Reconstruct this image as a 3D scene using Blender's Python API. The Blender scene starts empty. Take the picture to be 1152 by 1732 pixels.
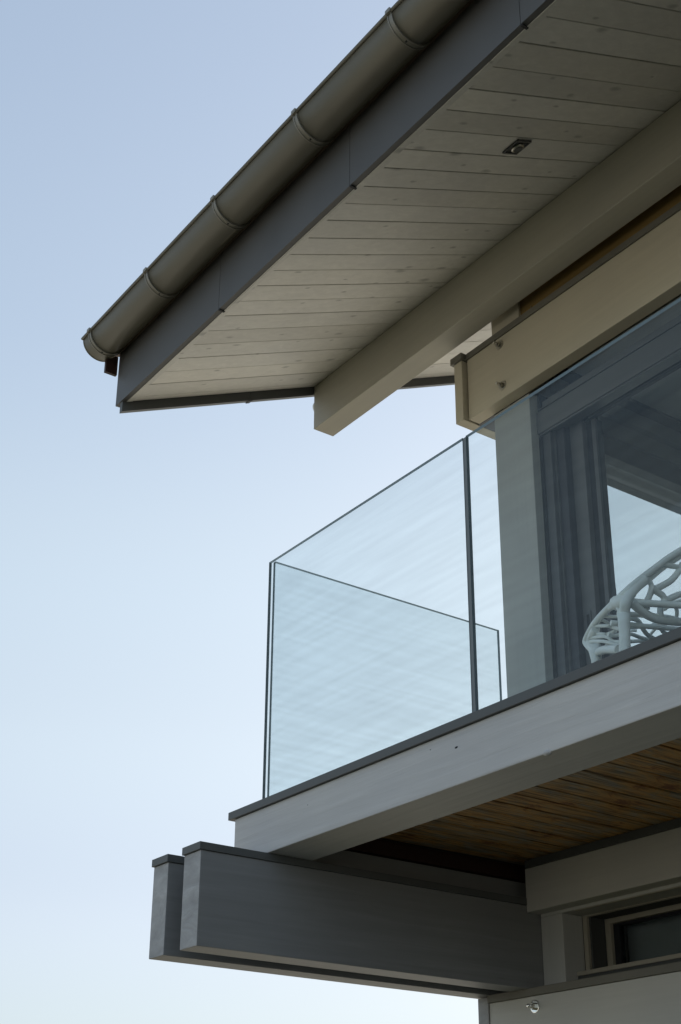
import bpy, bmesh, math, random
from mathutils import Vector, Matrix
random.seed(7)
S = bpy.context.scene
C = S.collection
R = math.radians

# ------------------------------------------------------------------ camera
cam_data = bpy.data.cameras.new('camera')
cam = bpy.data.objects.new('camera', cam_data)
C.objects.link(cam)
S.camera = cam
yaw, pit, rol = 0.611682, 0.419609, 0.009360
fwd = Vector((-math.cos(yaw) * math.cos(pit), math.sin(yaw) * math.cos(pit), math.sin(pit)))
rgt = Vector((math.sin(yaw), math.cos(yaw), 0))
upv = rgt.cross(fwd)
r2 = math.cos(rol) * rgt + math.sin(rol) * upv
u2 = -math.sin(rol) * rgt + math.cos(rol) * upv
m = Matrix((r2, u2, -fwd)).transposed().to_4x4()
m.translation = Vector((0, 0, 1.6))
cam.matrix_world = m
cam_data.sensor_fit = 'VERTICAL'
cam_data.sensor_height = 36
cam_data.sensor_width = 36
cam_data.lens = 2340.20 * 36 / 1732
cam_data.shift_x = -(557.66 - 576) / 1732
cam_data.shift_y = (1022.69 - 866) / 1732
cam_data.clip_start = 0.05
cam_data.clip_end = 5000

# ------------------------------------------------------------------ sky, sun, exposure
SUN_EL, SUN_AZ = R(24), math.atan2(-0.15, 0.98)      # behind the house
w = bpy.data.worlds.new('World')
S.world = w
w.use_nodes = True
nt = w.node_tree
nt.nodes.clear()
sky = nt.nodes.new('ShaderNodeTexSky')
sky.sky_type = 'NISHITA'
sky.sun_disc = False
sky.sun_elevation = SUN_EL
sky.sun_rotation = SUN_AZ
sky.altitude = 400
sky.air_density = 1.0
sky.dust_density = 1.6
sky.ozone_density = 1.3
hs = nt.nodes.new('ShaderNodeGamma')        # flattens the sky a little, as a hazy morning does
hs.inputs['Gamma'].default_value = 0.52
bg = nt.nodes.new('ShaderNodeBackground')
bg.inputs['Strength'].default_value = 0.15
wo = nt.nodes.new('ShaderNodeOutputWorld')
nt.links.new(sky.outputs[0], hs.inputs['Color'])
# pale haze that thins with height above the horizon, the same all round
tcw = nt.nodes.new('ShaderNodeTexCoord')
sep = nt.nodes.new('ShaderNodeSeparateXYZ')
rp = nt.nodes.new('ShaderNodeValToRGB')
rp.color_ramp.interpolation = 'EASE'
el = rp.color_ramp.elements
el[0].position, el[0].color = 0.08, (0.82, 0.845, 0.855, 1)
el[1].position, el[1].color = 0.75, (1.02, 1.04, 1.05, 1)
for ps, cc in ((0.20, (0.98, 0.95, 0.95, 1)), (0.32, (1.12, 1.085, 1.02, 1)), (0.43, (1.165, 1.145, 1.07, 1)), (0.58, (1.065, 1.075, 1.06, 1))):
    e_ = el.new(ps); e_.color = cc
mxw = nt.nodes.new('ShaderNodeMix'); mxw.data_type = 'RGBA'; mxw.blend_type = 'MULTIPLY'; mxw.inputs[0].default_value = 1
nt.links.new(tcw.outputs['Generated'], sep.inputs[0])
nt.links.new(sep.outputs['Z'], rp.inputs[0])
nt.links.new(hs.outputs[0], mxw.inputs[6]); nt.links.new(rp.outputs[0], mxw.inputs[7])
nt.links.new(mxw.outputs[2], bg.inputs['Color'])
nt.links.new(bg.outputs[0], wo.inputs['Surface'])

sd = bpy.data.lights.new('sun', 'SUN')
sd.energy = 4.0
sd.angle = R(0.5)
sd.color = (1.0, 0.92, 0.80)
sun = bpy.data.objects.new('sun', sd)
C.objects.link(sun)
to_sun = Vector((math.sin(SUN_AZ) * math.cos(SUN_EL), math.cos(SUN_AZ) * math.cos(SUN_EL), math.sin(SUN_EL)))
sun.rotation_euler = to_sun.to_track_quat('Z', 'Y').to_euler()
sun.location = (0, 0, 30)

S.render.engine = 'CYCLES'
S.view_settings.view_transform = 'Standard'
S.view_settings.look = 'None'
S.view_settings.gamma = 1
S.view_settings.use_curve_mapping = False
S.view_settings.exposure = 1.4
S.cycles.max_bounces = 10
S.cycles.transparent_max_bounces = 24
S.cycles.glossy_bounces = 5
S.cycles.sample_clamp_indirect = 8

# ------------------------------------------------------------------ materials
def new_mat(name):
    mt = bpy.data.materials.new(name)
    mt.use_nodes = True
    t = mt.node_tree
    t.nodes.clear()
    out = t.nodes.new('ShaderNodeOutputMaterial')
    return mt, t, out

def N(t, kind, **kw):
    n = t.nodes.new(kind)
    for k, v in kw.items():
        if k.startswith('i_'):
            n.inputs[k[2:].replace('_', ' ')].default_value = v
        else:
            setattr(n, k, v)
    return n

def coords(t, scale, rnd=True):
    tc = N(t, 'ShaderNodeTexCoord')
    mp = N(t, 'ShaderNodeMapping')
    mp.inputs['Scale'].default_value = scale
    t.links.new(tc.outputs['Object'], mp.inputs['Vector'])
    if rnd:
        oi = N(t, 'ShaderNodeObjectInfo')
        mu = N(t, 'ShaderNodeMath', operation='MULTIPLY')
        mu.inputs[1].default_value = 37.0
        t.links.new(oi.outputs['Random'], mu.inputs[0])
        t.links.new(mu.outputs[0], mp.inputs['Location'])
    return mp.outputs[0]

def ramp(t, src, stops):
    r = N(t, 'ShaderNodeValToRGB')
    e = r.color_ramp.elements
    e[0].position, e[0].color = stops[0][0], (*stops[0][1], 1)
    e[1].position, e[1].color = stops[-1][0], (*stops[-1][1], 1)
    for p, c in stops[1:-1]:
        x = e.new(p)
        x.color = (*c, 1)
    t.links.new(src, r.inputs[0])
    return r.outputs[0]

def mul(c, f):
    return tuple(x * f for x in c)

def wood_paint(name, col, grain, var=0.07, bump=0.25, rough=0.55, knots=0.0, bdist=0.002, marks=0.0):
    """painted timber: faint grain along one axis; grain = mapping scale (small along the grain)"""
    mt, t, out = new_mat(name)
    b = N(t, 'ShaderNodeBsdfPrincipled')
    b.inputs['Roughness'].default_value = rough
    b.inputs['Specular IOR Level'].default_value = 0.35
    v = coords(t, grain)
    n1 = N(t, 'ShaderNodeTexNoise'); n1.inputs['Scale'].default_value = 1.0
    n1.inputs['Detail'].default_value = 6; n1.inputs['Roughness'].default_value = 0.65
    n1.inputs['Distortion'].default_value = 0.6
    t.links.new(v, n1.inputs['Vector'])
    c = ramp(t, n1.outputs['Fac'], [(0.30, mul(col, 1 - var)), (0.55, col), (0.75, mul(col, 1 + var))])
    if knots:
        # boards differ a little in tone from one to the next
        ob = N(t, 'ShaderNodeObjectInfo')
        tn = ramp(t, ob.outputs['Random'], [(0.0, (0.90, 0.89, 0.87)), (0.5, (1.0, 1.0, 1.0)), (1.0, (1.07, 1.06, 1.04))])
        m0 = N(t, 'ShaderNodeMix', data_type='RGBA', blend_type='MULTIPLY'); m0.inputs[0].default_value = 1
        t.links.new(c, m0.inputs[6]); t.links.new(tn, m0.inputs[7]); c = m0.outputs[2]
    # large soft wear
    v2 = coords(t, (1.7, 1.7, 1.7))
    n2 = N(t, 'ShaderNodeTexNoise'); n2.inputs['Scale'].default_value = 1.3; n2.inputs['Detail'].default_value = 4
    t.links.new(v2, n2.inputs['Vector'])
    w2 = ramp(t, n2.outputs['Fac'], [(0.3, (0.93, 0.93, 0.94)), (0.7, (1.04, 1.035, 1.02))])
    mx = N(t, 'ShaderNodeMix', data_type='RGBA', blend_type='MULTIPLY')
    mx.inputs[0].default_value = 1.0
    t.links.new(c, mx.inputs[6]); t.links.new(w2, mx.inputs[7])
    cur = mx.outputs[2]
    if knots:
        vk = coords(t, (9.0, 4.2, 0.001))
        vo = N(t, 'ShaderNodeTexVoronoi'); vo.voronoi_dimensions = '2D'; vo.inputs['Scale'].default_value = 1.0
        nk = N(t, 'ShaderNodeTexNoise'); nk.inputs['Scale'].default_value = 5.0
        t.links.new(vk, nk.inputs['Vector'])
        ad = N(t, 'ShaderNodeVectorMath', operation='MULTIPLY_ADD')
        ad.inputs[1].default_value = (0.12, 0.12, 0)
        t.links.new(nk.outputs['Color'], ad.inputs[0]); t.links.new(vk, ad.inputs[2])
        t.links.new(ad.outputs[0], vo.inputs['Vector'])
        # only some of the cells carry a knot, and the knots differ in size
        gt = N(t, 'ShaderNodeSeparateColor')
        t.links.new(vo.outputs['Color'], gt.inputs[0])
        sz = N(t, 'ShaderNodeMath', operation='MULTIPLY_ADD'); sz.inputs[1].default_value = 1.6; sz.inputs[2].default_value = 0.7
        t.links.new(gt.outputs[1], sz.inputs[0])
        dv = N(t, 'ShaderNodeMath', operation='MULTIPLY')
        t.links.new(vo.outputs['Distance'], dv.inputs[0]); t.links.new(sz.outputs[0], dv.inputs[1])
        k = ramp(t, dv.outputs[0], [(0.05, (1, 1, 1)), (0.10, (0.55, 0.55, 0.55)), (0.16, (0, 0, 0))])
        th = N(t, 'ShaderNodeMath', operation='GREATER_THAN'); th.inputs[1].default_value = 0.52
        t.links.new(gt.outputs[0], th.inputs[0])
        m1 = N(t, 'ShaderNodeMath', operation='MULTIPLY')
        t.links.new(k, m1.inputs[0]); t.links.new(th.outputs[0], m1.inputs[1])
        m2 = N(t, 'ShaderNodeMath', operation='MULTIPLY'); m2.inputs[1].default_value = knots
        t.links.new(m1.outputs[0], m2.inputs[0])
        mk = N(t, 'ShaderNodeMix', data_type='RGBA')
        t.links.new(m2.outputs[0], mk.inputs[0]); t.links.new(cur, mk.inputs[6])
        mk.inputs[7].default_value = (*mul(col, 0.45), 1)
        cur = mk.outputs[2]
    if marks:
        # dry cracks and scuffs, short dark streaks along the grain
        vm = coords(t, tuple(g * 0.35 for g in grain))
        nm = N(t, 'ShaderNodeTexNoise'); nm.inputs['Scale'].default_value = 1.6; nm.inputs['Detail'].default_value = 8
        nm.inputs['Roughness'].default_value = 0.75; nm.inputs['Distortion'].default_value = 2.0
        t.links.new(vm, nm.inputs['Vector'])
        km = ramp(t, nm.outputs['Fac'], [(0.66, (0, 0, 0)), (0.72, (marks, marks, marks))])
        mm = N(t, 'ShaderNodeMix', data_type='RGBA')
        t.links.new(km, mm.inputs[0]); t.links.new(cur, mm.inputs[6])
        mm.inputs[7].default_value = (*mul(col, 0.5), 1)
        cur = mm.outputs[2]
    t.links.new(cur, b.inputs['Base Color'])
    bp = N(t, 'ShaderNodeBump'); bp.inputs['Strength'].default_value = bump; bp.inputs['Distance'].default_value = bdist
    t.links.new(n1.outputs['Fac'], bp.inputs['Height']); t.links.new(bp.outputs[0], b.inputs['Normal'])
    t.links.new(b.outputs[0], out.inputs['Surface'])
    return mt

def metal_paint(name, col, rough=0.42, metallic=0.0, var=0.06, spec=0.4):
    mt, t, out = new_mat(name)
    b = N(t, 'ShaderNodeBsdfPrincipled')
    b.inputs['Metallic'].default_value = metallic
    b.inputs['Specular IOR Level'].default_value = spec
    v = coords(t, (2.2, 2.2, 2.2))
    n1 = N(t, 'ShaderNodeTexNoise'); n1.inputs['Scale'].default_value = 2.0; n1.inputs['Detail'].default_value = 7
    t.links.new(v, n1.inputs['Vector'])
    c = ramp(t, n1.outputs['Fac'], [(0.3, mul(col, 1 - var)), (0.7, mul(col, 1 + var))])
    r = N(t, 'ShaderNodeMapRange'); r.inputs['To Min'].default_value = rough - 0.07; r.inputs['To Max'].default_value = rough + 0.1
    t.links.new(n1.outputs['Fac'], r.inputs['Value']); t.links.new(r.outputs[0], b.inputs['Roughness'])
    t.links.new(c, b.inputs['Base Color'])
    n2 = N(t, 'ShaderNodeTexNoise'); n2.inputs['Scale'].default_value = 260.0
    bp = N(t, 'ShaderNodeBump'); bp.inputs['Strength'].default_value = 0.05; bp.inputs['Distance'].default_value = 0.001
    t.links.new(v, n2.inputs['Vector']); t.links.new(n2.outputs['Fac'], bp.inputs['Height'])
    t.links.new(bp.outputs[0], b.inputs['Normal'])
    t.links.new(b.outputs[0], out.inputs['Surface'])
    return mt

def glass_face(name, tint, base=0.04, coat=0.5, haze=0.0, haze_col=(0.5, 0.55, 0.57), stripes=(0.9, 0.9, 9.0), wav=0.0):
    """one face of a pane: see-through with a tint, Schlick reflection and streaks painted in for rippled reflections"""
    mt, t, out = new_mat(name)
    geo = N(t, 'ShaderNodeNewGeometry')
    dt = N(t, 'ShaderNodeVectorMath', operation='DOT_PRODUCT')
    t.links.new(geo.outputs['Normal'], dt.inputs[0]); t.links.new(geo.outputs['Incoming'], dt.inputs[1])
    ab = N(t, 'ShaderNodeMath', operation='ABSOLUTE'); t.links.new(dt.outputs['Value'], ab.inputs[0])
    om = N(t, 'ShaderNodeMath', operation='SUBTRACT', use_clamp=True); om.inputs[0].default_value = 1; t.links.new(ab.outputs[0], om.inputs[1])
    pw = N(t, 'ShaderNodeMath', operation='POWER'); pw.inputs[1].default_value = 5; t.links.new(om.outputs[0], pw.inputs[0])
    fr = N(t, 'ShaderNodeMath', operation='MULTIPLY_ADD', use_clamp=True); fr.inputs[1].default_value = coat; fr.inputs[2].default_value = base
    t.links.new(pw.outputs[0], fr.inputs[0])
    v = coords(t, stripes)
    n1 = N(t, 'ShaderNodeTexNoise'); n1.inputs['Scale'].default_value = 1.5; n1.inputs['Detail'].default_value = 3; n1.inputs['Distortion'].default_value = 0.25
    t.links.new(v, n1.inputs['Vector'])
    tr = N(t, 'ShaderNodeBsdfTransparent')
    tc = ramp(t, n1.outputs['Fac'], [(0.3, mul(tint, 1 - wav)), (0.7, tint)])  # tint bands stand in for rippled reflections in the pane
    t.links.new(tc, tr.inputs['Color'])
    gl = N(t, 'ShaderNodeBsdfGlossy'); gl.inputs['Roughness'].default_value = 0.0
    gl.inputs['Color'].default_value = (0.93, 0.98, 1.0, 1)
    bp = N(t, 'ShaderNodeBump'); bp.inputs['Strength'].default_value = 0.25; bp.inputs['Distance'].default_value = 0.004
    t.links.new(n1.outputs['Fac'], bp.inputs['Height']); t.links.new(bp.outputs[0], gl.inputs['Normal'])
    mx = N(t, 'ShaderNodeMixShader')
    t.links.new(fr.outputs[0], mx.inputs[0]); t.links.new(tr.outputs[0], mx.inputs[1]); t.links.new(gl.outputs[0], mx.inputs[2])
    last = mx
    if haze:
        df = N(t, 'ShaderNodeBsdfDiffuse'); df.inputs['Color'].default_value = (*haze_col, 1)  # diffuse veil painted in with the same imitated reflections
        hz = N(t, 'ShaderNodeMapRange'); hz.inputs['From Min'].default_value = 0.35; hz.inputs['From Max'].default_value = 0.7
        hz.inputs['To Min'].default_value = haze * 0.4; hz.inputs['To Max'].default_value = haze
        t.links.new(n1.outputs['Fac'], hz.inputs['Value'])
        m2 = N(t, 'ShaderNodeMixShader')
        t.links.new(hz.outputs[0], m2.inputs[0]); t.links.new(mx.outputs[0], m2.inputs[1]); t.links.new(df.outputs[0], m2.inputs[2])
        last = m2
    t.links.new(last.outputs[0], out.inputs['Surface'])
    return mt

def glass_top_mat():
    """polished top edge of a pane: daylight falls through it"""
    mt, t, out = new_mat('glass top edge')
    a = N(t, 'ShaderNodeBsdfTranslucent'); a.inputs['Color'].default_value = (0.42, 0.50, 0.50, 1)
    b = N(t, 'ShaderNodeBsdfPrincipled'); b.inputs['Base Color'].default_value = (0.12, 0.16, 0.16, 1); b.inputs['Roughness'].default_value = 0.15
    mx = N(t, 'ShaderNodeMixShader'); mx.inputs[0].default_value = 0.35
    t.links.new(a.outputs[0], mx.inputs[1]); t.links.new(b.outputs[0], mx.inputs[2]); t.links.new(mx.outputs[0], out.inputs['Surface'])
    return mt
WARM = (0.52, 0.475, 0.37)
COOL = (0.36, 0.36, 0.365)
M = {
 'warm_x': wood_paint('beige paint along beam', WARM, (1.0, 30, 30), 0.05, 0.2),
 'purlin': wood_paint('beige grey paint on roof beam', (0.42, 0.40, 0.335), (1.0, 30, 30), 0.05, 0.2),
 'warm_y': wood_paint('beige paint along purlin end', WARM, (30, 1.0, 30), 0.06, 0.2),
 'warm_z': wood_paint('grey paint on corner post', (0.36, 0.375, 0.365), (30, 30, 1.0), 0.05, 0.2),
 'white_x': wood_paint('pale grey paint on edge beam', (0.49, 0.485, 0.48), (1.6, 38, 38), 0.09, 0.8, marks=0.5, bdist=0.003),
 'grey_y': wood_paint('grey paint darkened for shade', (0.22, 0.225, 0.23), (38, 1.4, 38), 0.10, 0.6, marks=0.45),  # same paint as the beam ends, darkened to imitate weaker light
 'grey_end': wood_paint('grey paint on end grain', (0.36, 0.36, 0.365), (7, 7, 16), 0.28, 1.0, marks=0.7, bdist=0.005),
 'grey_x': wood_paint('grey paint along wall beam', (0.50, 0.49, 0.46), (1.2, 34, 34), 0.05, 0.3, marks=0.15),
 'grey_z': wood_paint('grey paint on lower post', (0.47, 0.465, 0.44), (34, 34, 1.2), 0.05, 0.3),
 'soffit': wood_paint('whitewashed soffit board', (0.60, 0.59, 0.555), (34, 1.5, 34), 0.09, 0.3, knots=0.7, marks=0.15),
 'cap': metal_paint('dark grey sheet metal', (0.085, 0.09, 0.09), 0.5),
 'fascia': metal_paint('slate grey folded sheet', (0.082, 0.083, 0.084), 0.5),
 'gutter': metal_paint('olive brown gutter metal', (0.12, 0.11, 0.080), 0.40, metallic=0.2),
 'frame': metal_paint('grey window frame', (0.085, 0.088, 0.092), 0.4),
 'frame_dark': metal_paint('black gasket', (0.008, 0.009, 0.012), 0.6),
 'frame_light': metal_paint('pale window bead', (0.33, 0.30, 0.24), 0.5),
 'box': metal_paint('blind cassette', (0.095, 0.098, 0.10), 0.45),
 'inner': metal_paint('interior plaster', (0.28, 0.29, 0.28), 0.8),
 'inner_dark': metal_paint('interior timber panel', (0.06, 0.063, 0.06), 0.7),
 'brown': wood_paint('brown stained timber', (0.24, 0.16, 0.055), (1.0, 26, 26), 0.35, 0.4),
 'brown_y': wood_paint('brown verge timber', (0.035, 0.014, 0.010), (26, 1.0, 26), 0.3, 0.4),
 'steel': metal_paint('stainless steel', (0.50, 0.48, 0.43), 0.28, metallic=1.0),
 'chair': metal_paint('matt white plastic', (0.74, 0.77, 0.74), 0.45),
 'strap': metal_paint('weathered strap metal', (0.22, 0.21, 0.18), 0.4, metallic=0.2),
 'guide': metal_paint('blind guide rail', (0.075, 0.078, 0.085), 0.4),
 'frame_mid': metal_paint('slate door frame', (0.032, 0.034, 0.042), 0.45),
 'stile': metal_paint('grey door stile', (0.10, 0.102, 0.105), 0.45),
 'seal': metal_paint('grey joint seal', (0.16, 0.18, 0.19), 0.5),
 'cap_warm': metal_paint('olive grey cap metal', (0.15, 0.143, 0.12), 0.5),
 'steel_bright': metal_paint('polished steel', (0.80, 0.80, 0.78), 0.1, metallic=1.0),
 'tile': metal_paint('roof tile', (0.10, 0.07, 0.05), 0.8),
 'lamp': metal_paint('white opal lamp', (0.75, 0.75, 0.72), 0.3),
 'plaster': metal_paint('plaster wall', (0.45, 0.43, 0.38), 0.9),
 'wood_floor': metal_paint('interior floor', (0.22, 0.16, 0.10), 0.6),
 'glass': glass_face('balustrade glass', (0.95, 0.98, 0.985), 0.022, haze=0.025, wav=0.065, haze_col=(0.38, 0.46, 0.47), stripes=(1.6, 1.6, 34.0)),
 'glass_top': glass_top_mat(),
 'pane': glass_face('window glass', (0.87, 0.90, 0.91), 0.025, wav=0.02),
 'glass_edge': metal_paint('polished glass edge', (0.085, 0.12, 0.13), 0.15),
}

def deck_board_mat():
    mt, t, out = new_mat('weathered larch board')
    b = N(t, 'ShaderNodeBsdfPrincipled'); b.inputs['Roughness'].default_value = 0.6
    v = coords(t, (9, 2.6, 9))
    n1 = N(t, 'ShaderNodeTexNoise'); n1.inputs['Scale'].default_value = 1.4; n1.inputs['Detail'].default_value = 9; n1.inputs['Roughness'].default_value = 0.7; n1.inputs['Distortion'].default_value = 0.7
    t.links.new(v, n1.inputs['Vector'])
    c = ramp(t, n1.outputs['Fac'], [(0.36, (0.20, 0.07, 0.02)), (0.44, (0.50, 0.27, 0.08)), (0.53, (0.38, 0.25, 0.12)), (0.64, (0.30, 0.275, 0.23))])
    v2 = coords(t, (75, 3.5, 75))
    n2 = N(t, 'ShaderNodeTexNoise'); n2.inputs['Scale'].default_value = 1.6; n2.inputs['Detail'].default_value = 4
    t.links.new(v2, n2.inputs['Vector'])
    c2 = ramp(t, n2.outputs['Fac'], [(0.38, (0.45, 0.42, 0.40)), (0.55, (1.1, 1.1, 1.1))])
    mx = N(t, 'ShaderNodeMix', data_type='RGBA', blend_type='MULTIPLY'); mx.inputs[0].default_value = 1
    t.links.new(c, mx.inputs[6]); t.links.new(c2, mx.inputs[7]); t.links.new(mx.outputs[2], b.inputs['Base Color'])
    bp = N(t, 'ShaderNodeBump'); bp.inputs['Strength'].default_value = 0.5; bp.inputs['Distance'].default_value = 0.003
    t.links.new(n2.outputs['Fac'], bp.inputs['Height']); t.links.new(bp.outputs[0], b.inputs['Normal'])
    t.links.new(b.outputs[0], out.inputs['Surface'])
    return mt
M['deck'] = deck_board_mat()

M['bounce_cut_lawn'] = metal_paint('dark lawn', (0.065, 0.065, 0.040), 0.95, var=0.3, spec=0.1)  # colour of the unseen ground patch added to cut bounce light
def ground_mat():
    mt, t, out = new_mat('pale gravel and dry grass')
    b = N(t, 'ShaderNodeBsdfPrincipled'); b.inputs['Roughness'].default_value = 0.95
    v = coords(t, (1, 1, 1), False)
    n1 = N(t, 'ShaderNodeTexNoise'); n1.inputs['Scale'].default_value = 0.3; n1.inputs['Detail'].default_value = 8
    t.links.new(v, n1.inputs['Vector'])
    c = ramp(t, n1.outputs['Fac'], [(0.35, (0.31, 0.295, 0.25)), (0.65, (0.45, 0.43, 0.385))])
    t.links.new(c, b.inputs['Base Color'])
    t.links.new(b.outputs[0], out.inputs['Surface'])
    return mt
M['ground'] = ground_mat()

# ------------------------------------------------------------------ builders
def thing(name, label, cat, loc=(0, 0, 0), group=None):
    o = bpy.data.objects.new(name, None)
    o.empty_display_size = 0.1
    C.objects.link(o)
    o.location = loc
    o['label'] = label; o['category'] = cat
    if group: o['group'] = group
    return o

def link(name, me, mats, parent=None, loc=(0, 0, 0)):
    o = bpy.data.objects.new(name, me)
    for mm in (mats if isinstance(mats, (list, tuple)) else [mats]):
        if len(me.materials) < 8 and mm.name not in [x.name for x in me.materials if x]:
            me.materials.append(mm)
    C.objects.link(o)
    o.location = loc
    if parent:
        o.parent = parent
        o.matrix_parent_inverse = Matrix.Translation(-parent.location)
    return o

def sub(name, me, mat, part):
    """a sub-part: child of a part whose own mesh is in world coordinates"""
    o = bpy.data.objects.new(name, me)
    me.materials.append(mat)
    C.objects.link(o)
    o.parent = part
    if part.location.length > 0:
        o.matrix_parent_inverse = Matrix.Translation(-part.location)
    return o

def bm_box(bm, x0, x1, y0, y1, z0, z1, bev=0.0):
    vs = [bm.verts.new((x, y, z)) for x in (x0, x1) for y in (y0, y1) for z in (z0, z1)]
    fs = [(0, 1, 3, 2), (4, 6, 7, 5), (0, 4, 5, 1), (2, 3, 7, 6), (0, 2, 6, 4), (1, 5, 7, 3)]
    faces = [bm.faces.new([vs[i] for i in f]) for f in fs]
    if bev:
        ed = list({e for f in faces for e in f.edges})
        bmesh.ops.bevel(bm, geom=ed, offset=bev, segments=2, affect='EDGES', profile=0.6)
    return faces

def to_mesh(bm, name, smooth=False):
    bmesh.ops.recalc_face_normals(bm, faces=bm.faces)
    me = bpy.data.meshes.new(name)
    bm.to_mesh(me); bm.free()
    if smooth:
        for p in me.polygons: p.use_smooth = True
    return me

def box(name, x0, x1, y0, y1, z0, z1, mat, parent=None, bev=0.0025):
    bm = bmesh.new()
    bm_box(bm, x0, x1, y0, y1, z0, z1, bev)
    return link(name, to_mesh(bm, name), mat, parent)

def boxes(name, lst, mat, parent=None, bev=0.0):
    bm = bmesh.new()
    for b in lst: bm_box(bm, *b, bev)
    return link(name, to_mesh(bm, name), mat, parent)

def prism_x(name, prof, x0, x1, mat, parent=None, smooth=False):
    """closed (y,z) outline swept along x"""
    bm = bmesh.new()
    a = [bm.verts.new((x0, y, z)) for y, z in prof]
    b = [bm.verts.new((x1, y, z)) for y, z in prof]
    n = len(prof)
    for i in range(n):
        f = bm.faces.new((a[i], a[(i + 1) % n], b[(i + 1) % n], b[i]))
        f.smooth = smooth
    bm.faces.new(a[::-1]); bm.faces.new(b)
    return link(name, to_mesh(bm, name), mat, parent)

def catmull(pts, sub=6):
    P = [Vector(p) for p in pts]
    P = [P[0] * 2 - P[1]] + P + [P[-1] * 2 - P[-2]]
    out = []
    for i in range(1, len(P) - 2):
        for s in range(sub):
            u = s / sub
            a, b, c, d = P[i - 1], P[i], P[i + 1], P[i + 2]
            out.append(0.5 * ((2 * b) + (c - a) * u + (2 * a - 5 * b + 4 * c - d) * u * u + (3 * b - a - 3 * c + d) * u ** 3))
    out.append(P[-2])
    return out

def bm_tube(bm, pts, r, seg=10, sub=6, r1=None):
    P = catmull(pts, sub) if len(pts) > 2 else [Vector(p) for p in pts]
    rings = []
    prev = None
    for i, p in enumerate(P):
        tn = (P[min(i + 1, len(P) - 1)] - P[max(i - 1, 0)]).normalized()
        ref = prev if prev is not None else (Vector((0, 0, 1)) if abs(tn.z) < 0.9 else Vector((1, 0, 0)))
        side = (ref - tn * ref.dot(tn)).normalized()
        prev = side
        up = tn.cross(side)
        u = i / (len(P) - 1)
        rr = r if r1 is None else r + (r1 - r) * u
        rr *= 1.0 + 0.14 * (abs(2 * u - 1) ** 4)          # branches swell where they join
        rings.append([bm.verts.new(p + (side * math.cos(2 * math.pi * k / seg) + up * math.sin(2 * math.pi * k / seg)) * rr) for k in range(seg)])
    for a, b in zip(rings, rings[1:]):
        for k in range(seg):
            f = bm.faces.new((a[k], a[(k + 1) % seg], b[(k + 1) % seg], b[k]))
            f.smooth = True
    for rg in (rings[0], rings[-1]):
        bm.faces.new(rg)

def bm_cyl(bm, c, axis, r, h, seg=24, dome=0.0):
    """cylinder from c along axis (unit) with height h"""
    a = Vector(axis).normalized()
    s = Vector((0, 0, 1)) if abs(a.z) < 0.9 else Vector((1, 0, 0))
    s = (s - a * s.dot(a)).normalized(); u = a.cross(s)
    c = Vector(c)
    prof = [(0, r), (h * 0.85, r), (h, r * 0.9)]
    if dome: prof = [(0, r)] + [(h + dome * math.sin(x * math.pi / 10), r * math.cos(x * math.pi / 10) + 1e-4) for x in range(0, 6)]
    rings = [[bm.verts.new(c + a * hh + (s * math.cos(2 * math.pi * k / seg) + u * math.sin(2 * math.pi * k / seg)) * rr) for k in range(seg)] for hh, rr in prof]
    for p, q in zip(rings, rings[1:]):
        for k in range(seg):
            bm.faces.new((p[k], p[(k + 1) % seg], q[(k + 1) % seg], q[k]))
    bm.faces.new(rings[0][::-1]); bm.faces.new(rings[-1])

XR = 3.2            # how far the house runs on past the camera
T = 0.45979         # roof slope
Y0, Z0 = 2.703, 5.551
def sof(y): return Z0 + (y - Y0) * T
RIDGE = 7.6

# ------------------------------------------------------------------ ground
bm = bmesh.new()
bmesh.ops.create_grid(bm, x_segments=2, y_segments=2, size=1500)
g = link('ground', to_mesh(bm, 'ground'), M['ground']); g['kind'] = 'structure'

bm = bmesh.new()
lw_ = [bm.verts.new(p) for p in ((-12, -10, 0.004), (30, -10, 0.004), (30, 4.13, 0.004), (-12, 4.13, 0.004))]
bm.faces.new(lw_)  # unseen dark ground, added and sized to weaken bounce light from below
struct_bounce_cut = link('bounce_cut_lawn', to_mesh(bm, 'bounce_cut_lawn'), M['bounce_cut_lawn']); struct_bounce_cut['kind'] = 'structure'

# ------------------------------------------------------------------ roof
roof = thing('roof', 'low pitched roof with whitewashed board soffit and slate grey fascia at the top right', 'roof', (-2, 4, 5.6))
joints = [-5.685, -5.536, -5.392, -5.243, -5.096, -4.951, -4.801, -4.657, -4.512, -4.370, -4.230, -4.089, -3.944, -3.810,
          -3.677, -3.540, -3.408, -3.270, -3.139, -3.005, -2.868, -2.722, -2.577]
while joints[-1] < XR - 0.15: joints.append(joints[-1] + 0.14)
edges = [-5.735] + joints
YB = 2.735                                             # boards start behind a thin batten
for i, (a, b) in enumerate(zip(edges, edges[1:])):
    wd = b - a
    bm = bmesh.new()
    g_ = 0.0011
    jit = random.uniform(-0.0012, 0.0012)
    # local coordinates, slope baked in; tongue-and-groove: chamfered edges
    prof = [(g_, 0.0025), (g_ + 0.0025, 0.0), (wd - g_ - 0.0025, 0.0), (wd - g_, 0.0025), (wd - g_, 0.018), (g_, 0.018)]
    r0 = [bm.verts.new((x, YB, sof(YB) + z + jit)) for x, z in prof]
    r1 = [bm.verts.new((x, RIDGE, sof(RIDGE) + z + jit)) for x, z in prof]
    for k in range(6): bm.faces.new((r0[k], r0[(k + 1) % 6], r1[(k + 1) % 6], r1[k]))
    bm.faces.new(r0[::-1]); bm.faces.new(r1)
    link('soffit_board', to_mesh(bm, 'soffit_board'), M['soffit'], roof, (a, 0, 0))
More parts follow.
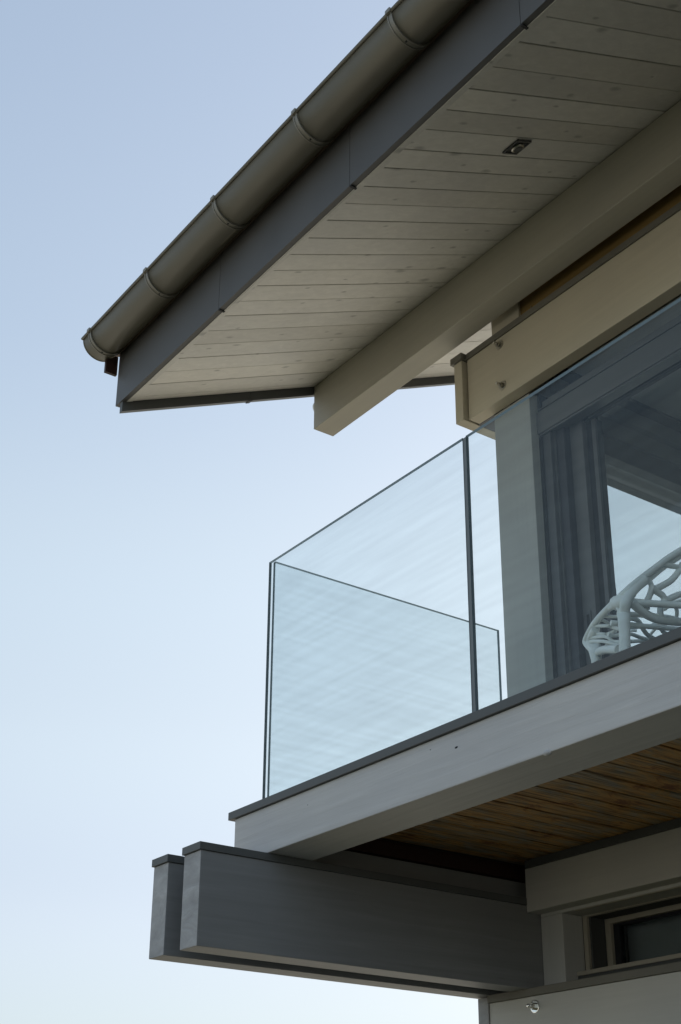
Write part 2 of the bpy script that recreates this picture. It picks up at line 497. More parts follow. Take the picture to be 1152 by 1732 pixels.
# sheathing just above the boards, dark in the joints
def slope_slab(name, x0, x1, y0, y1, lo, hi, mat, parent, s=1):
    p = [(y0, sof(y0) + lo), (y1, sof(y1) + lo), (y1, sof(y1) + hi), (y0, sof(y0) + hi)]
    return prism_x(name, p, x0, x1, mat, parent)
slope_slab('sheathing', -5.74, XR, 2.70, RIDGE, 0.021, 0.16, M['inner_dark'], roof)
slope_slab('roof_covering', -5.84, XR + 0.05, 2.60, RIDGE + 0.02, 0.34, 0.40, M['tile'], roof)
slope_slab('insulation_layer', -5.74, XR, 2.70, RIDGE, 0.163, 0.337, M['inner_dark'], roof)
slope_slab('edge_batten', -5.735, XR, 2.700, 2.7335, -0.002, 0.019, M['soffit'], roof)
# far slope of the roof
prism_x('far_slope', [(RIDGE + 0.03, sof(RIDGE)), (12.6, sof(RIDGE) - 5.0 * T), (12.6, sof(RIDGE) - 5.0 * T + 0.38), (RIDGE + 0.03, sof(RIDGE) + 0.38)], -5.74, XR, M['tile'], roof)
# fascia panels of folded sheet, bottom return 35 mm deep
fj = [-5.812, -4.7526, -3.694, -2.646, -1.59, -0.53, 0.53, 1.6, 2.66, XR]
ZF = 5.549
for k, (a, b) in enumerate(zip(fj, fj[1:])):
    a2, b2 = a + 0.0015, b - 0.0015
    prof = [(2.673, ZF), (2.708, ZF + 0.002), (2.708, ZF + 0.005), (2.676, ZF + 0.003), (2.676, 5.93), (2.673, 5.93)]
    dz = random.uniform(-0.0015, 0.0015)
    prism_x('fascia_panel', [(y, z + dz) for y, z in prof], a2, b2, M['fascia'], roof)
box('fascia_board', -5.74, XR, 2.679, 2.699, 5.560, 5.925, M['inner_dark'], roof, 0)
# small notch clips where the panels meet
for x in fj[1:4]:
    box('joint_clip', x - 0.004, x + 0.007, 2.675, 2.706, ZF - 0.004, ZF - 0.0005, M['frame_dark'], roof, 0)
# rake trim on the gable edge
def rake(y0, y1, parent, k=0):
    p = [(y0, sof(y0) - 0.056), (y1, sof(y1) - 0.056), (y1, sof(y1) + 0.33), (y0, sof(y0) + 0.33)]
    return prism_x('rake_board', p, -5.765 - k, -5.737 - k, M['cap'], parent)
rake(2.678, 3.46, roof); rake(3.463, 5.2, roof, 0.001); rake(5.203, RIDGE, roof)
prism_x('rake_joint', [(3.45, sof(3.45) - 0.060), (3.475, sof(3.475) - 0.060), (3.475, sof(3.475) - 0.0565), (3.45, sof(3.45) - 0.0565)], -5.77, -5.732, M['frame_dark'], roof)
# left return of the fascia under the gutter end
box('verge_end', -5.835, -5.8145, 2.600, 2.669, 5.745, 5.86, M['brown_y'], roof, 0.002)

# ------------------------------------------------------------------ rain gutter
GY, GZ_, GR = 2.567, 5.912, 0.0965
gut = thing('rain_gutter', 'olive brown half round gutter hung in front of the slate grey fascia', 'gutter', (-5.85, GY, GZ_))
prof = []
for k in range(0, 33):
    a = math.pi + math.pi * k / 32
    prof.append((GY + GR * math.cos(a), GZ_ + GR * math.sin(a)))
for k in range(32, -1, -1):
    a = math.pi + math.pi * k / 32
    prof.append((GY + (GR - 0.002) * math.cos(a), GZ_ + (GR - 0.002) * math.sin(a)))
tr = prism_x('trough', prof, -5.845, XR, M['gutter'], gut, smooth=True)
bm = bmesh.new()
bm_tube(bm, [(-5.850, GY - GR - 0.004, GZ_ + 0.004), (XR, GY - GR - 0.004, GZ_ + 0.004)], 0.0095 / 1.28, seg=14)
link('rolled_rim', to_mesh(bm, 'rolled_rim'), M['gutter'], gut)
# end cap
bm = bmesh.new()
vs = [bm.verts.new((-5.8475, GY + (GR + 0.001) * math.cos(math.pi + math.pi * k / 32), GZ_ + (GR + 0.001) * math.sin(math.pi + math.pi * k / 32))) for k in range(33)]
vf = bm.faces.new(vs)
ex = bmesh.ops.extrude_face_region(bm, geom=[vf])
for v in ex['geom']:
    if isinstance(v, bmesh.types.BMVert): v.co.x += 0.006
link('end_cap', to_mesh(bm, 'end_cap'), M['gutter'], gut)
# hanger straps
def strap_mesh():
    bm = bmesh.new()
    for (xa, xb, ro) in ((-0.014, 0.014, 0.0032), (-0.0135, -0.0085, 0.0062), (0.0085, 0.0135, 0.0062)):
        rings = []
        for k in range(0, 35):
            a = math.pi * 0.985 + math.pi * 1.015 * k / 34
            ri, rr = GR + 0.0003, GR + ro
            rings.append([bm.verts.new((x, GY + r * math.cos(a), GZ_ + r * math.sin(a))) for x, r in ((xa, ri), (xa, rr), (xb, rr), (xb, ri))])
        for p, q in zip(rings, rings[1:]):
            for i in range(4):
                f = bm.faces.new((p[i], p[(i + 1) % 4], q[(i + 1) % 4], q[i]))
        bm.faces.new(rings[0]); bm.faces.new(rings[-1][::-1])
    # clip over the rolled rim
    bm_box(bm, -0.015, 0.015, GY - GR - 0.0165, GY - GR - 0.002, GZ_ - 0.004, GZ_ + 0.017, 0.004)
    return to_mesh(bm, 'strap')
sm = strap_mesh()
xs = [-5.762, -5.135, -4.481, -3.808, -3.148]
while xs[-1] < XR - 0.7: xs.append(xs[-1] + 0.66)
for i, x in enumerate(xs):
    st = link('hanger_strap', sm, M['strap'], gut, (x, 0, 0))
    bm = bmesh.new(); bm_cyl(bm, (x + 0.002, GY - 0.02, GZ_ - GR - 0.0015), (0, -0.25, -1), 0.004, 0.004, 12)
    sub('rivet', to_mesh(bm, 'rivet'), M['frame_dark'], st)

# ------------------------------------------------------------------ purlin below the soffit
pur = thing('roof_purlin', 'long thick beige roof beam with square cut end running under the soffit boards', 'beam', (-5.73, 3.96, 5.8))
PZ = 5.805
p = [(3.894, PZ), (4.033, PZ), (4.033, sof(4.033) - 0.004), (3.894, sof(3.894) - 0.004)]
pr = prism_x('beam_body', p, -5.731, XR, M['purlin'], pur)
bv = pr.modifiers.new('edge', 'BEVEL'); bv.width = 0.003; bv.segments = 2; bv.limit_method = 'ANGLE'
wl = thing('wall_lamp', 'small round white lamp fixed on the far end of the beige roof beam', 'lamp', (-5.75, 3.94, 5.98))
bm = bmesh.new(); bm_cyl(bm, (-5.7325, 3.94, 5.975), (-1, 0, 0), 0.042, 0.012, 28, dome=0.030)
link('lamp_shade', to_mesh(bm, 'lamp_shade', True), M['lamp'], wl)
bm = bmesh.new(); bm_cyl(bm, (-5.7325, 3.925, 5.885), (-1, 0, 0), 0.012, 0.022, 16, dome=0.012)
link('sensor', to_mesh(bm, 'sensor', True), M['lamp'], wl)

# ------------------------------------------------------------------ soffit spotlight
sp = thing('recessed_spotlight', 'small square steel spotlight recessed in the soffit boards near the top right', 'spotlight', (-3.331, 3.297, sof(3.297)))
def spot_piece(name, x0, x1, y0, y1, lo, hi, mat, bev=0.0):
    p = [(y0, sof(y0) + lo), (y1, sof(y1) + lo), (y1, sof(y1) + hi), (y0, sof(y0) + hi)]
    return prism_x(name, p, x0, x1, mat, sp)
sx0, sx1, sy0, sy1 = -3.379, -3.284, 3.254, 3.339
spot_piece('base_plate', sx0, sx1, sy0, sy1, -0.003, 0.001, M['frame'])
for nm, a in (('rim_bar', (sx0, sx1, sy0, sy0 + 0.008)), ('rim_bar', (sx0, sx1, sy1 - 0.008, sy1)), ('rim_bar', (sx0, sx0 + 0.008, sy0 + 0.0085, sy1 - 0.0085)), ('rim_bar', (sx1 - 0.008, sx1, sy0 + 0.0085, sy1 - 0.0085))):
    spot_piece(nm, *a, -0.009, -0.0035, M['frame'])
bm = bmesh.new()
nrm = Vector((0, T, -1)).normalized()
bm_cyl(bm, Vector((-3.331, 3.297, sof(3.297) - 0.003)), nrm, 0.029, 0.012, 28)
link('lens_ring', to_mesh(bm, 'lens_ring', True), M['steel'], sp)
bm = bmesh.new()
bm_cyl(bm, Vector((-3.331, 3.297, sof(3.297) - 0.003)) + nrm * 0.0125, nrm, 0.021, 0.002, 28)
link('lens', to_mesh(bm, 'lens'), M['cap'], sp)

# ------------------------------------------------------------------ bolts
def bolt(cx, cy, cz, parent, mat):
    """bolt through the beam: washer on the face, nut, thread end"""
    bm = bmesh.new(); bm_cyl(bm, (cx, cy - 0.0215, cz), (0, -1, 0), 0.0075, 0.020, 16, dome=0.003)
    bo = link('bolt', to_mesh(bm, 'bolt', True), mat, parent)
    bm = bmesh.new(); bm_cyl(bm, (cx, cy - 0.0002, cz), (0, -1, 0), 0.026, 0.004, 28)
    sub('washer', to_mesh(bm, 'washer'), mat, bo)
    bm = bmesh.new(); bm_cyl(bm, (cx, cy - 0.0045, cz), (0, -1, 0), 0.0145, 0.0165, 6)
    sub('nut', to_mesh(bm, 'nut'), M['steel'], bo)

# ------------------------------------------------------------------ upper header and gable beam
hd = thing('door_header_beam', 'deep beige beam with dark metal cap and two steel bolts above the glazed door', 'beam', (-4.56, 4.09, 5.34))
box('plank', -4.5595, XR, 4.057, 4.127, 5.344, 5.703, M['warm_x'], hd, 0.003)
box('metal_cap', -4.5595, XR, 4.048, 4.102, 5.7035, 5.738, M['cap_warm'], hd, 0.002)
bolt(-4.308, 4.057, 5.660, hd, M['steel']); bolt(-4.301, 4.057, 5.415, hd, M['steel'])
box('closing_board', -4.1935, XR, 4.104, 4.17, 5.74, 6.06, M['brown'], hd, 0.001)
bm = bmesh.new(); bm_cyl(bm, (-4.115, 4.104, 5.800), (0, -1, 0), 0.004, 0.004, 10)
link('screw', to_mesh(bm, 'screw'), M['steel'], hd)
box('corner_block', -4.400, -4.194, 4.092, 4.18, 5.740, 6.08, M['warm_x'], hd, 0.002)

gb = thing('gable_beam', 'narrow beige beam end with dark cap projecting left of the bolted header beam', 'beam', (-4.6, 4.03, 5.34))
box('beam_body', -4.632, -4.572, 4.030, 4.361, 5.3435, 5.7015, M['warm_y'], gb, 0.003)
box('dimmed_rear_length', -4.632, -4.572, 4.3615, 9.0, 5.3435, 5.7015, M['inner_dark'], gb, 0.003)  # same beige beam, coloured dark to imitate dimmer light behind the panes
box('metal_cap', -4.648, -4.5605, 4.018, 9.0, 5.7025, 5.741, M['cap_warm'], gb, 0.002)
box('soffit_plate', -4.5715, -4.445, 4.129, 9.0, 5.3445, 5.40, M['frame'], gb, 0.001)

# ------------------------------------------------------------------ upper post and gable wall
po = thing('corner_post', 'tall square grey post standing on the balcony behind the glass at the house corner', 'post', (-4.32, 4.16, 3.05))
box('post_body', -4.451, -4.194, 4.130, 4.36, 3.052, 5.343, M['warm_z'], po, 0.003)
gw = thing('gable_wall', 'gable wall with a large side window behind the corner post', 'wall', (-4.4, 6.5, 3.05))
prism_x('upper_wall', [(4.185, 5.7415), (9.0, 5.7415), (9.0, sof(RIDGE) - 1.4 * T - 0.01), (RIDGE, sof(RIDGE) - 0.01), (4.185, sof(4.185) - 0.006)], -4.43, -4.22, M['plaster'], gw)
box('window_head', -4.44, -4.30, 4.365, 9.0, 5.262, 5.3435, M['inner_dark'], gw, 0.003)
box('head_panel', -4.43, -4.31, 4.365, 9.0, 5.403, 5.70, M['inner'], gw, 0.002)
box('head_strip', -4.42, -4.33, 4.365, 9.0, 5.3442, 5.402, M['inner_dark'], gw, 0.0)
box('sill', -4.44, -4.30, 4.365, 9.0, 3.052, 3.12, M['frame'], gw, 0.002)
box('mullion', -4.44, -4.32, 7.55, 7.62, 3.121, 5.2615, M['frame'], gw, 0.002)
gp = box('window_pane', -4.385, -4.361, 4.362, 9.0, 3.122, 5.261, M['pane'], gw, 0)

# ------------------------------------------------------------------ interior
def struct(o):
    o['kind'] = 'structure'; return o
struct(box('ceiling', -4.20, XR, 4.42, 9.0, 5.60, 5.70, M['inner'], None, 0))
struct(box('interior_floor', -4.28, XR, 4.50, 9.0, 2.95, 3.05, M['wood_floor'], None, 0))
struct(box('back_wall', -4.44, XR, 9.01, 9.2, 0.0, 8.0, M['plaster'], None, 0))
struct(box('ceiling_edge', -4.299, -4.205, 4.40, 9.0, 5.585, 5.70, M['frame_dark'], None, 0.002))
struct(box('end_wall', XR + 0.01, XR + 0.2, 4.1, 9.0, 0.0, 8.0, M['plaster'], None, 0))
struct(box('cornice', -4.309, -4.27, 4.40, 9.0, 5.50, 5.584, M['inner'], None, 0.003))

# ------------------------------------------------------------------ sliding door
dr = thing('sliding_door', 'grey framed glazed sliding door at the back of the balcony', 'door', (-4.19, 4.25, 3.05))
box('side_guide', -4.1905, -4.120, 4.184, 4.30, 3.052, 5.236, M['guide'], dr, 0.003)
box('guide_groove', -4.1925, -4.170, 4.178, 4.1835, 3.052, 5.10, M['frame_dark'], dr, 0)
box('outer_frame', -4.119, -4.060, 4.215, 4.33, 3.052, 5.236, M['frame_mid'], dr, 0.003)
box('frame_bead', -4.1195, -4.110, 4.205, 4.2145, 3.052, 5.236, M['frame'], dr, 0.001)
sa = box('sash_stile', -4.059, -3.977, 4.255, 4.33, 3.10, 5.21, M['stile'], dr, 0.003)
box('gasket', -3.9765, -3.940, 4.285, 4.33, 3.10, 5.21, M['frame_dark'], dr, 0)
box('glazing_bead', -3.9395, -3.915, 4.280, 4.33, 3.16, 5.115, M['frame'], dr, 0.002)
box('top_rail', -3.976, XR, 4.255, 4.2845, 5.136, 5.235, M['frame'], dr, 0.003)
box('top_gasket', -3.976, XR, 4.268, 4.29, 5.117, 5.1355, M['frame_dark'], dr, 0)
box('top_bead', -3.9395, XR, 4.262, 4.2675, 5.120, 5.131, M['box'], dr, 0)
box('bottom_rail', -3.94, XR, 4.262, 4.33, 3.052, 3.155, M['frame'], dr, 0.003)
box('window_pane', -3.914, XR, 4.292, 4.318, 3.156, 5.116, M['pane'], dr, 0)
box('door_lintel', -4.193, XR, 4.24, 4.40, 5.237, 5.343, M['inner_dark'], dr, 0.001)
hn = box('outer_handle_plate', -4.036, -4.006, 4.249, 4.2545, 4.005, 4.135, M['frame'], dr, 0.002)
boxes('handle_slot', [(-4.029, -4.013, 4.2478, 4.2486, 4.02, 4.12)], M['frame_dark'], dr)
box('inner_handle', -3.968, -3.938, 4.335, 4.36, 3.92, 4.255, M['frame_dark'], dr, 0.008)

# ------------------------------------------------------------------ blind cassette
bb = thing('blind_box', 'long grey blind cassette mounted under the header beam in front of the door', 'blind box', (-4.19, 4.2, 5.2))
box('cassette', -4.1885, XR, 4.165, 4.2395, 5.1145, 5.2365, M['box'], bb, 0.004)
box('bottom_slat', -4.180, XR, 4.172, 4.182, 5.103, 5.1135, M['frame'], bb, 0.001)
box('guide_bracket', -4.183, -4.17, 4.175, 4.236, 5.238, 5.342, M['frame_dark'], bb, 0.001)
box('rear_cover', -4.168, XR, 4.19, 4.2385, 5.238, 5.300, M['box'], bb, 0.001)
boxes('head_rail', [(-4.165, XR, 4.158, 4.170, 5.2375, 5.2415)], M['box'], bb)

# ------------------------------------------------------------------ balcony
ed = thing('balcony_edge_beam', 'pale grey painted timber beam with dark metal cap along the balcony front edge', 'beam', (-4.55, 2.85, 2.86))
e1 = box('beam_body', -4.556, XR, 2.751, 2.957, 2.860, 3.0405, M['white_x'], ed, 0.004)
boxes('metal_cap', [(-4.589, XR, 2.739, 3.02, 3.041, 3.0725)], M['cap'], ed, 0.002)
bm = bmesh.new()
bmesh.ops.create_icosphere(bm, subdivisions=2, radius=0.011, matrix=Matrix.Translation((-2.807, 2.753, 2.861)) @ Matrix.Diagonal((1.4, 1.0, 0.9, 1)))
for kx, kz, ks in ((-3.212, 2.984, 0.0045), (-3.342, 3.010, 0.002), (-4.05, 2.985, 0.002)):
    bk = bmesh.new()
    bmesh.ops.create_icosphere(bk, subdivisions=2, radius=ks, matrix=Matrix.Translation((kx, 2.7512, kz)) @ Matrix.Diagonal((1.9, 0.25, 0.8, 1)))
    link('knot', to_mesh(bk, 'knot', True), M['frame_dark'], ed)
link('resin_drop', to_mesh(bm, 'resin_drop', True), M['white_x'], ed)

ba = thing('balcony_deck', 'balcony deck with weathered brown larch boards seen from below', 'balcony deck', (-3.9, 3.5, 3.02))
x = -4.2885
bmesh_cache = None
pitch = 0.1157
def plank_mesh():
    bm = bmesh.new()
    bm_box(bm, 0.0055, pitch - 0.0055, 2.959, 4.128, 0.0, 0.024, 0.003)
    return to_mesh(bm, 'deck_board')
pmeshes = [plank_mesh()]
xx = -3.46 - 8 * pitch
while xx < XR - 0.12:
    link('deck_board', pmeshes[0], M['deck'], ba, (xx, 0, 3.0195 + random.uniform(-0.002, 0.002)))
    xx += pitch
box('deck_surface', -4.55, XR, 3.021, 4.25, 3.0465, 3.051, M['inner_dark'], ba, 0)
box('rim_filler', -4.445, -4.417, 2.962, 4.40, 2.860, 3.040, M['inner_dark'], ba, 0)
# boards closing the deck on the left, above the cantilever beam
box('side_board', -4.410, -4.385, 2.962, 4.40, 2.860, 2.945, M['grey_y'], ba, 0.002)
box('upper_side_board', -4.415, -4.392, 2.962, 4.40, 2.956, 3.018, M['brown_y'], ba, 0.002)

# glass balustrade: three panes, edges of the glass are polished faces of their own
def pane(label, x0, x1, y0, y1, z0, z1, thin, group):
    bm = bmesh.new()
    fs = bm_box(bm, x0, x1, y0, y1, z0, z1)
    bmesh.ops.recalc_face_normals(bm, faces=bm.faces)
    for f in bm.faces:
        f.material_index = 0 if abs(f.normal[thin]) > 0.9 else (2 if f.normal.z > 0.9 else 1)
    me = bpy.data.meshes.new('glass_panel'); bm.to_mesh(me); bm.free()
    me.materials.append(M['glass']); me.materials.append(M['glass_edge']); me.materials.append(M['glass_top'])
    o = bpy.data.objects.new('glass_panel', me); C.objects.link(o)
    o['label'] = label; o['category'] = 'glass panel'; o['group'] = group
    return o
GT = 4.107
grp = 'glass panels of the balcony balustrade'
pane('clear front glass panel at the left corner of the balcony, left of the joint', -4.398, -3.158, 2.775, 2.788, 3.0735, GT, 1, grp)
gp1 = bpy.data.objects['glass_panel']
sl = box('joint_seal', -3.1575, -3.1405, 2.777, 2.786, 3.0735, GT - 0.002, M['seal'], gp1, 0)
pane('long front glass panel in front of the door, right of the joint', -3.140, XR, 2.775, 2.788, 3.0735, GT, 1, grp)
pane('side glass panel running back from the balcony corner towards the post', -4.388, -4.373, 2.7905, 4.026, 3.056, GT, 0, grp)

# ------------------------------------------------------------------ cantilever beams
def cantilever(xa, xb, label):
    t = thing('cantilever_beam', label, 'beam', ((xa + xb) / 2, 2.464, 2.48), 'twin cantilever beams under the balcony')
    bm = bmesh.new()
    bm_box(bm, xa, xb, 2.464, 4.9, 2.485, 2.829, 0.003)
    bmesh.ops.recalc_face_normals(bm, faces=bm.faces)
    for f in bm.faces:
        if f.normal.y < -0.9: f.material_index = 1
    me = bpy.data.meshes.new('beam_body'); bm.to_mesh(me); bm.free()
    me.materials.append(M['grey_y']); me.materials.append(M['grey_end'])
    o = bpy.data.objects.new('beam_body', me); C.objects.link(o); o.parent = t
    o.matrix_parent_inverse = Matrix.Translation(-t.location)
    boxes('metal_cap', [(xa - 0.006, xb + 0.006, 2.456, 4.125, 2.8295, 2.8585)], M['cap'], t, 0.002)
cantilever(-4.431, -4.311, 'grey beam end nearer the camera, sticking out below the pale balcony edge beam')
cantilever(-4.663, -4.551, 'grey beam end farther left, mostly hidden behind the nearer cantilever beam')

# ------------------------------------------------------------------ lower storey
lh = thing('lower_header_beam', 'grey painted beam under the balcony boards above the strip window', 'beam', (-4.3, 4.09, 2.8))
box('plank', -4.309, XR, 4.053, 4.128, 2.798, 2.983, M['grey_x'], lh, 0.003)
box('top_strip', -4.300, XR, 4.045, 4.128, 2.9835, 3.0165, M['cap'], lh, 0.001)
box('underside_board', -4.305, XR, 4.1285, 4.2485, 2.786, 2.815, M['grey_x'], lh, 0.001)
box('drip_strip', -4.1, XR, 4.128, 4.134, 2.781, 2.7855, M['frame_light'], lh, 0)
box('blocking', -4.305, XR, 4.13, 4.25, 2.8155, 3.0190, M['inner_dark'], lh, 0)

lp = thing('lower_post', 'short grey post between the lower header and the capped wall beam', 'post', (-4.25, 4.2, 2.49))
box('post_body', -4.308, -4.1795, 4.130, 4.2455, 2.489, 2.7855, M['grey_z'], lp, 0.003)

sw = thing('strip_window', 'low recessed strip window with pale frame behind the lower post', 'window', (-4.1, 4.3, 2.53))
box('edge_bead', -4.1785, -4.155, 4.2465, 4.262, 2.552, 2.785, M['frame_light'], sw, 0.001)
box('edge_bead', -4.1545, -2.0, 4.2465, 4.262, 2.7795, 2.7855, M['frame_light'], sw, 0.001)
box('reveal_panel', -4.175, -4.146, 4.2625, 4.344, 2.552, 2.785, M['inner_dark'], sw, 0)
box('head_panel', -4.1455, -2.0, 4.2625, 4.344, 2.7785, 2.80, M['inner_dark'], sw, 0)
box('frame_stile', -4.1455, -4.116, 4.3445, 4.40, 2.55, 2.778, M['frame_light'], sw, 0.002)
box('frame_head', -4.1155, -2.0, 4.3445, 4.40, 2.757, 2.778, M['frame_light'], sw, 0.002)
box('frame_foot', -4.1155, -2.0, 4.3445, 4.40, 2.552, 2.582, M['frame_light'], sw, 0.002)
box('gasket', -4.1155, -4.083, 4.362, 4.39, 2.5825, 2.7565, M['frame_dark'], sw, 0)
box('gasket', -4.0825, -2.0, 4.362, 4.39, 2.745, 2.7565, M['frame_dark'], sw, 0)
box('window_pane', -4.0825, -2.0, 4.372, 4.388, 2.5825, 2.7445, M['pane'], sw, 0)
box('window_sill', -4.186, -2.0, 4.195, 4.3440, 2.534, 2.5515, M['brown_sill'] if 'brown_sill' in M else M['frame_light'], sw, 0.002)
box('sill_support', -4.178, XR, 4.20, 4.3440, 2.489, 2.5335, M['inner_dark'], sw, 0)
struct(box('blind_wall', -4.14, -2.0, 4.47, 4.5, 2.3, 2.9, M['inner'], None, 0))

lw = thing('lower_wall_beam', 'broad grey wall beam with dark cap and one shiny steel bolt at the bottom right', 'beam', (-4.57, 4.09, 2.1))
box('plank', -4.5725, XR, 4.058, 4.128, 1.95, 2.4555, M['grey_x'], lw, 0.003)
box('metal_cap', -4.5725, XR, 4.046, 4.345, 2.4565, 2.488, M['cap_warm'], lw, 0.002)
bolt(-4.292, 4.058, 2.413, lw, M['steel_bright'])
le = thing('lower_gable_beam', 'narrow grey beam end at the bottom left of the bolted wall beam', 'beam', (-4.61, 4.05, 1.9))
box('beam_body', -4.640, -4.5735, 4.052, 9.0, 1.95, 2.481, M['grey_end'], le, 0.003)
hw = thing('house_wall', 'plaster wall of the ground floor below the bolted wall beam', 'wall', (-1, 4.3, 0))
boxes('wall_front', [(-4.56, XR, 4.14, 4.34, 0.0, 2.45)], M['plaster'], hw)
boxes('wall_gable', [(-4.56, -4.36, 4.345, 9.0, 0.0, 2.452), (-4.42, -4.25, 4.50, 9.0, 2.453, 3.05)], M['plaster'], hw)

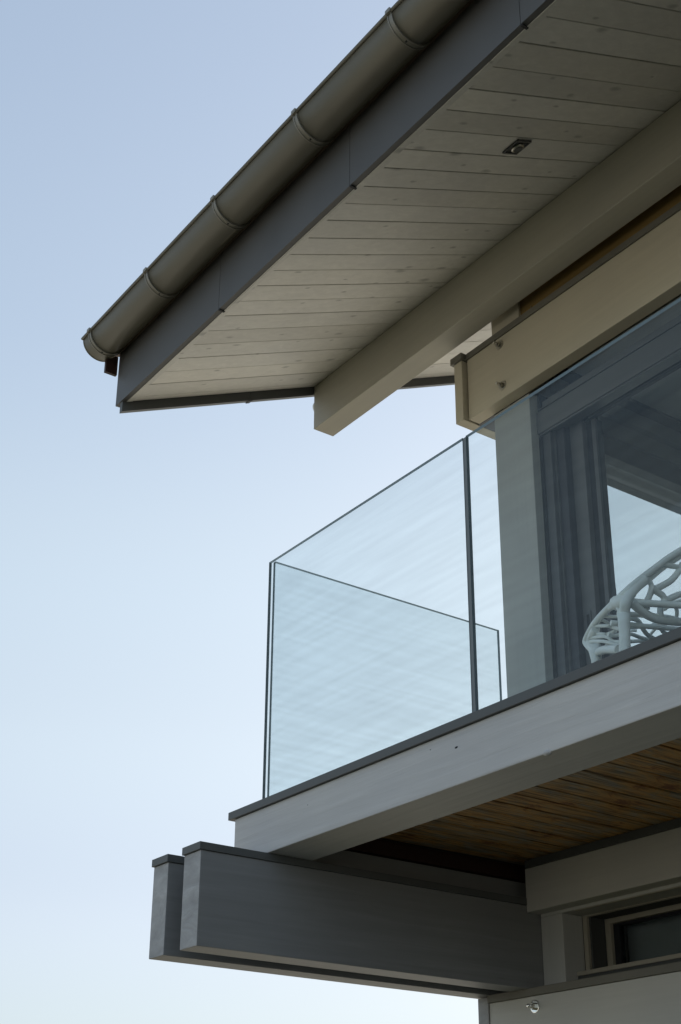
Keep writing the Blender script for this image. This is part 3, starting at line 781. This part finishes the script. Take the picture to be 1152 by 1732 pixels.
# ------------------------------------------------------------------ web chair
CH = [[[[-3.2072,3.417,3.4279],[-3.2168,3.4248,3.4594],[-3.2573,3.4524,3.5022],[-3.3171,3.4917,3.5509],[-3.3405,3.5074,3.5783],[-3.3135,3.4917,3.5891],[-3.2422,3.4484,3.5932],[-3.1417,3.3855,3.5808],[-3.0197,3.3069,3.5548],[-2.8772,3.2126,3.5202],[-2.844,3.2272,3.5445],[-2.8367,3.2815,3.5913],[-2.8287,3.3359,3.6367],[-2.8196,3.3902,3.6822],[-2.8096,3.4491,3.7255],[-2.7954,3.5261,3.7787],[-2.7818,3.5986,3.8199],[-2.7685,3.6755,3.8454]],0.011],[[[-3.2105,3.4231,3.4304],[-3.2084,3.4231,3.4524],[-3.2009,3.4191,3.4643],[-3.1517,3.3877,3.4519],[-3.0683,3.3326,3.415],[-2.9406,3.2462,3.3521]],0.013],[[[-3.2356,3.4408,3.454],[-3.2747,3.4683,3.5118],[-3.2968,3.484,3.5502],[-3.282,3.4762,3.5707],[-3.218,3.4368,3.5703]],0.012],[[[-2.8705,3.1929,3.3023],[-2.8715,3.1969,3.3489],[-2.8661,3.1969,3.3997],[-2.8614,3.1969,3.4441],[-2.8465,3.189,3.4723],[-2.8484,3.2136,3.5081],[-2.8438,3.2408,3.5427],[-2.8379,3.2815,3.5808]],0.018],[[[-3.0202,3.3069,3.5494],[-2.9614,3.2676,3.5254],[-2.9167,3.2362,3.4883],[-2.9022,3.2244,3.4549]],0.009],[[[-2.8553,3.2141,3.4892],[-2.8841,3.2176,3.5006],[-2.9535,3.2647,3.5309]],0.02],[[[-2.8504,3.2181,3.4886],[-2.8512,3.2543,3.4716],[-2.8512,3.2906,3.4595],[-2.8498,3.3359,3.4546],[-2.847,3.3812,3.458],[-2.8413,3.4491,3.4691],[-2.8316,3.5397,3.4878],[-2.8194,3.6303,3.5123]],0.013],[[[-2.8582,3.2392,3.5186],[-2.8544,3.2573,3.5475],[-2.8463,3.3162,3.5954],[-2.8364,3.375,3.6489],[-2.8214,3.4611,3.7166]],0.009],[[[-2.8368,3.2906,3.5866],[-2.8379,3.3132,3.5676],[-2.8426,3.3042,3.5304],[-2.847,3.2861,3.4982],[-2.8501,3.2815,3.4729]],0.008],[[[-2.8387,3.3132,3.5606],[-2.8385,3.3359,3.5521],[-2.8378,3.363,3.5445],[-2.8383,3.3812,3.5313],[-2.8347,3.4083,3.5464],[-2.8285,3.4536,3.5692],[-2.8218,3.517,3.5801]],0.01],[[[-2.8386,3.3268,3.5551],[-2.8339,3.363,3.5779],[-2.8277,3.4038,3.6071],[-2.8209,3.4355,3.6432],[-2.8148,3.4582,3.6772]],0.01],[[[-2.8245,3.363,3.6576],[-2.8214,3.4038,3.6587],[-2.8159,3.4582,3.6683],[-2.8076,3.517,3.6912]],0.008],[[[-2.8383,3.3812,3.5313],[-2.8419,3.3585,3.512],[-2.8452,3.354,3.4865],[-2.8477,3.3585,3.4633]],0.009],[[[-2.8485,3.3278,3.5535],[-2.8539,3.3096,3.5142],[-2.8574,3.3051,3.4853]],0.007],[[[-2.8076,3.517,3.6912],[-2.8127,3.5306,3.6404],[-2.8218,3.517,3.5801],[-2.8264,3.5351,3.5309],[-2.8324,3.5306,3.4876]],0.009],[[[-2.8076,3.517,3.6912],[-2.7941,3.5714,3.7511],[-2.7833,3.5986,3.8088]],0.009],[[[-3.1334,3.3817,3.5776],[-3.0886,3.3831,3.5585],[-3.0558,3.3923,3.5501]],0.007],[[[-3.2437,3.4509,3.5924],[-3.1268,3.3957,3.54],[-3.117,3.4097,3.5345],[-3.0607,3.3923,3.5033]],0.0075],[[[-3.0452,3.3855,3.5],[-3.0228,3.4011,3.5],[-2.9967,3.4321,3.5],[-2.9621,3.454,3.5],[-2.924,3.4765,3.5]],0.0075],[[[-3.1705,3.4053,3.5845],[-3.15,3.4224,3.5683],[-3.1656,3.4631,3.5667]],0.007],[[[-3.2913,3.4799,3.5925],[-3.1897,3.435,3.5389],[-3.1671,3.4412,3.5328],[-3.1198,3.4316,3.5277]],0.0075],[[[-3.3183,3.4957,3.5799],[-3.1903,3.4295,3.5282],[-3.1439,3.4145,3.505],[-3.1228,3.4152,3.483],[-3.0656,3.3923,3.4564]],0.0075],[[[-3.307,3.4878,3.5623],[-3.18,3.4217,3.5044],[-3.1222,3.3988,3.4731],[-3.1006,3.3995,3.4586],[-3.067,3.3923,3.4439]],0.0075],[[[-3.1165,3.3859,3.5],[-3.1084,3.412,3.5],[-3.0898,3.4221,3.5],[-3.0661,3.4467,3.5],[-3.0675,3.4978,3.5],[-3.0636,3.549,3.5]],0.0075],[[[-2.9696,3.3355,3.5],[-2.9655,3.3697,3.5],[-2.9814,3.406,3.5],[-3.0117,3.4531,3.5],[-3.0343,3.4973,3.5],[-3.048,3.5471,3.5],[-3.0492,3.5839,3.5]],0.009],[[[-3.1136,3.4967,3.5],[-3.0855,3.5271,3.5],[-3.0679,3.5586,3.5]],0.0075],[[[-2.9532,3.4443,3.5],[-2.965,3.4868,3.5],[-2.9872,3.5311,3.5],[-2.9973,3.5776,3.5]],0.009],[[[-2.9961,3.5539,3.6],[-2.9531,3.547,3.6],[-2.9654,3.581,3.6],[-2.999,3.6236,3.6],[-3.0579,3.679,3.6]],0.008],[[[-3.1238,3.6163,3.56],[-3.0701,3.589,3.56],[-3.0175,3.5773,3.56],[-2.9826,3.5948,3.56]],0.006],[[[-3.0041,3.5576,3.6],[-2.9444,3.5373,3.6],[-2.897,3.5449,3.6]],0.006],[[[-3.08,3.4947,3.53],[-3.0924,3.4778,3.53],[-3.1216,3.4685,3.53]],0.006]]
ch = thing('armchair', 'white plastic chair with branching openwork back behind the glass at the right edge', 'chair', (-2.95, 3.45, 3.055))
shell, web = [], []
for i, (pts, r) in enumerate(CH):
    (shell if i < 16 else web).append((pts, r))
bm = bmesh.new()
for pts, r in shell[1:3] + shell[4:] + shell[:1]:
    q = pts
    bm_tube(bm, q, r * 1.15)
link('back_web', to_mesh(bm, 'back_web'), M['chair'], ch)
bm = bmesh.new()
for pts, r in web: bm_tube(bm, pts, r * 0.9)
# the seat runs on to the far side, out of the photograph
ox, oy = 0.26, 0.38
bm_tube(bm, [(-3.20, 3.46, 3.50), (-3.10, 3.66, 3.49), (-2.98, 3.83, 3.50), (-2.80, 3.72, 3.49), (-2.61, 3.58, 3.50)], 0.012)
bm_tube(bm, [(-2.87, 3.20, 3.49), (-2.75, 3.40, 3.485), (-2.61, 3.58, 3.50)], 0.012)
bm_tube(bm, [(-3.02, 3.30, 3.49), (-2.90, 3.52, 3.48), (-2.80, 3.72, 3.49)], 0.009)
bm_tube(bm, [(-2.95, 3.26, 3.49), (-2.86, 3.44, 3.485), (-2.90, 3.60, 3.48), (-2.98, 3.83, 3.50)], 0.009)
link('seat_web', to_mesh(bm, 'seat_web'), M['chair'], ch)
for a, b in (((-3.2168, 3.4248, 3.50), (-3.19, 3.40, 3.058)), ((-2.866, 3.1969, 3.44), (-2.875, 3.185, 3.058)),
             ((-2.98, 3.83, 3.50), (-3.00, 3.86, 3.058)), ((-2.61, 3.58, 3.50), (-2.585, 3.60, 3.058))):
    bm = bmesh.new()
    mid = tuple((p + q) / 2 for p, q in zip(a, b))
    bm_tube(bm, [b, mid, a], 0.015, r1=0.019, seg=14)
    link('leg', to_mesh(bm, 'leg'), M['chair'], ch)
bm = bmesh.new()
bm_tube(bm, shell[3][0], 0.018, seg=14)
link('back_stem', to_mesh(bm, 'back_stem'), M['chair'], ch)
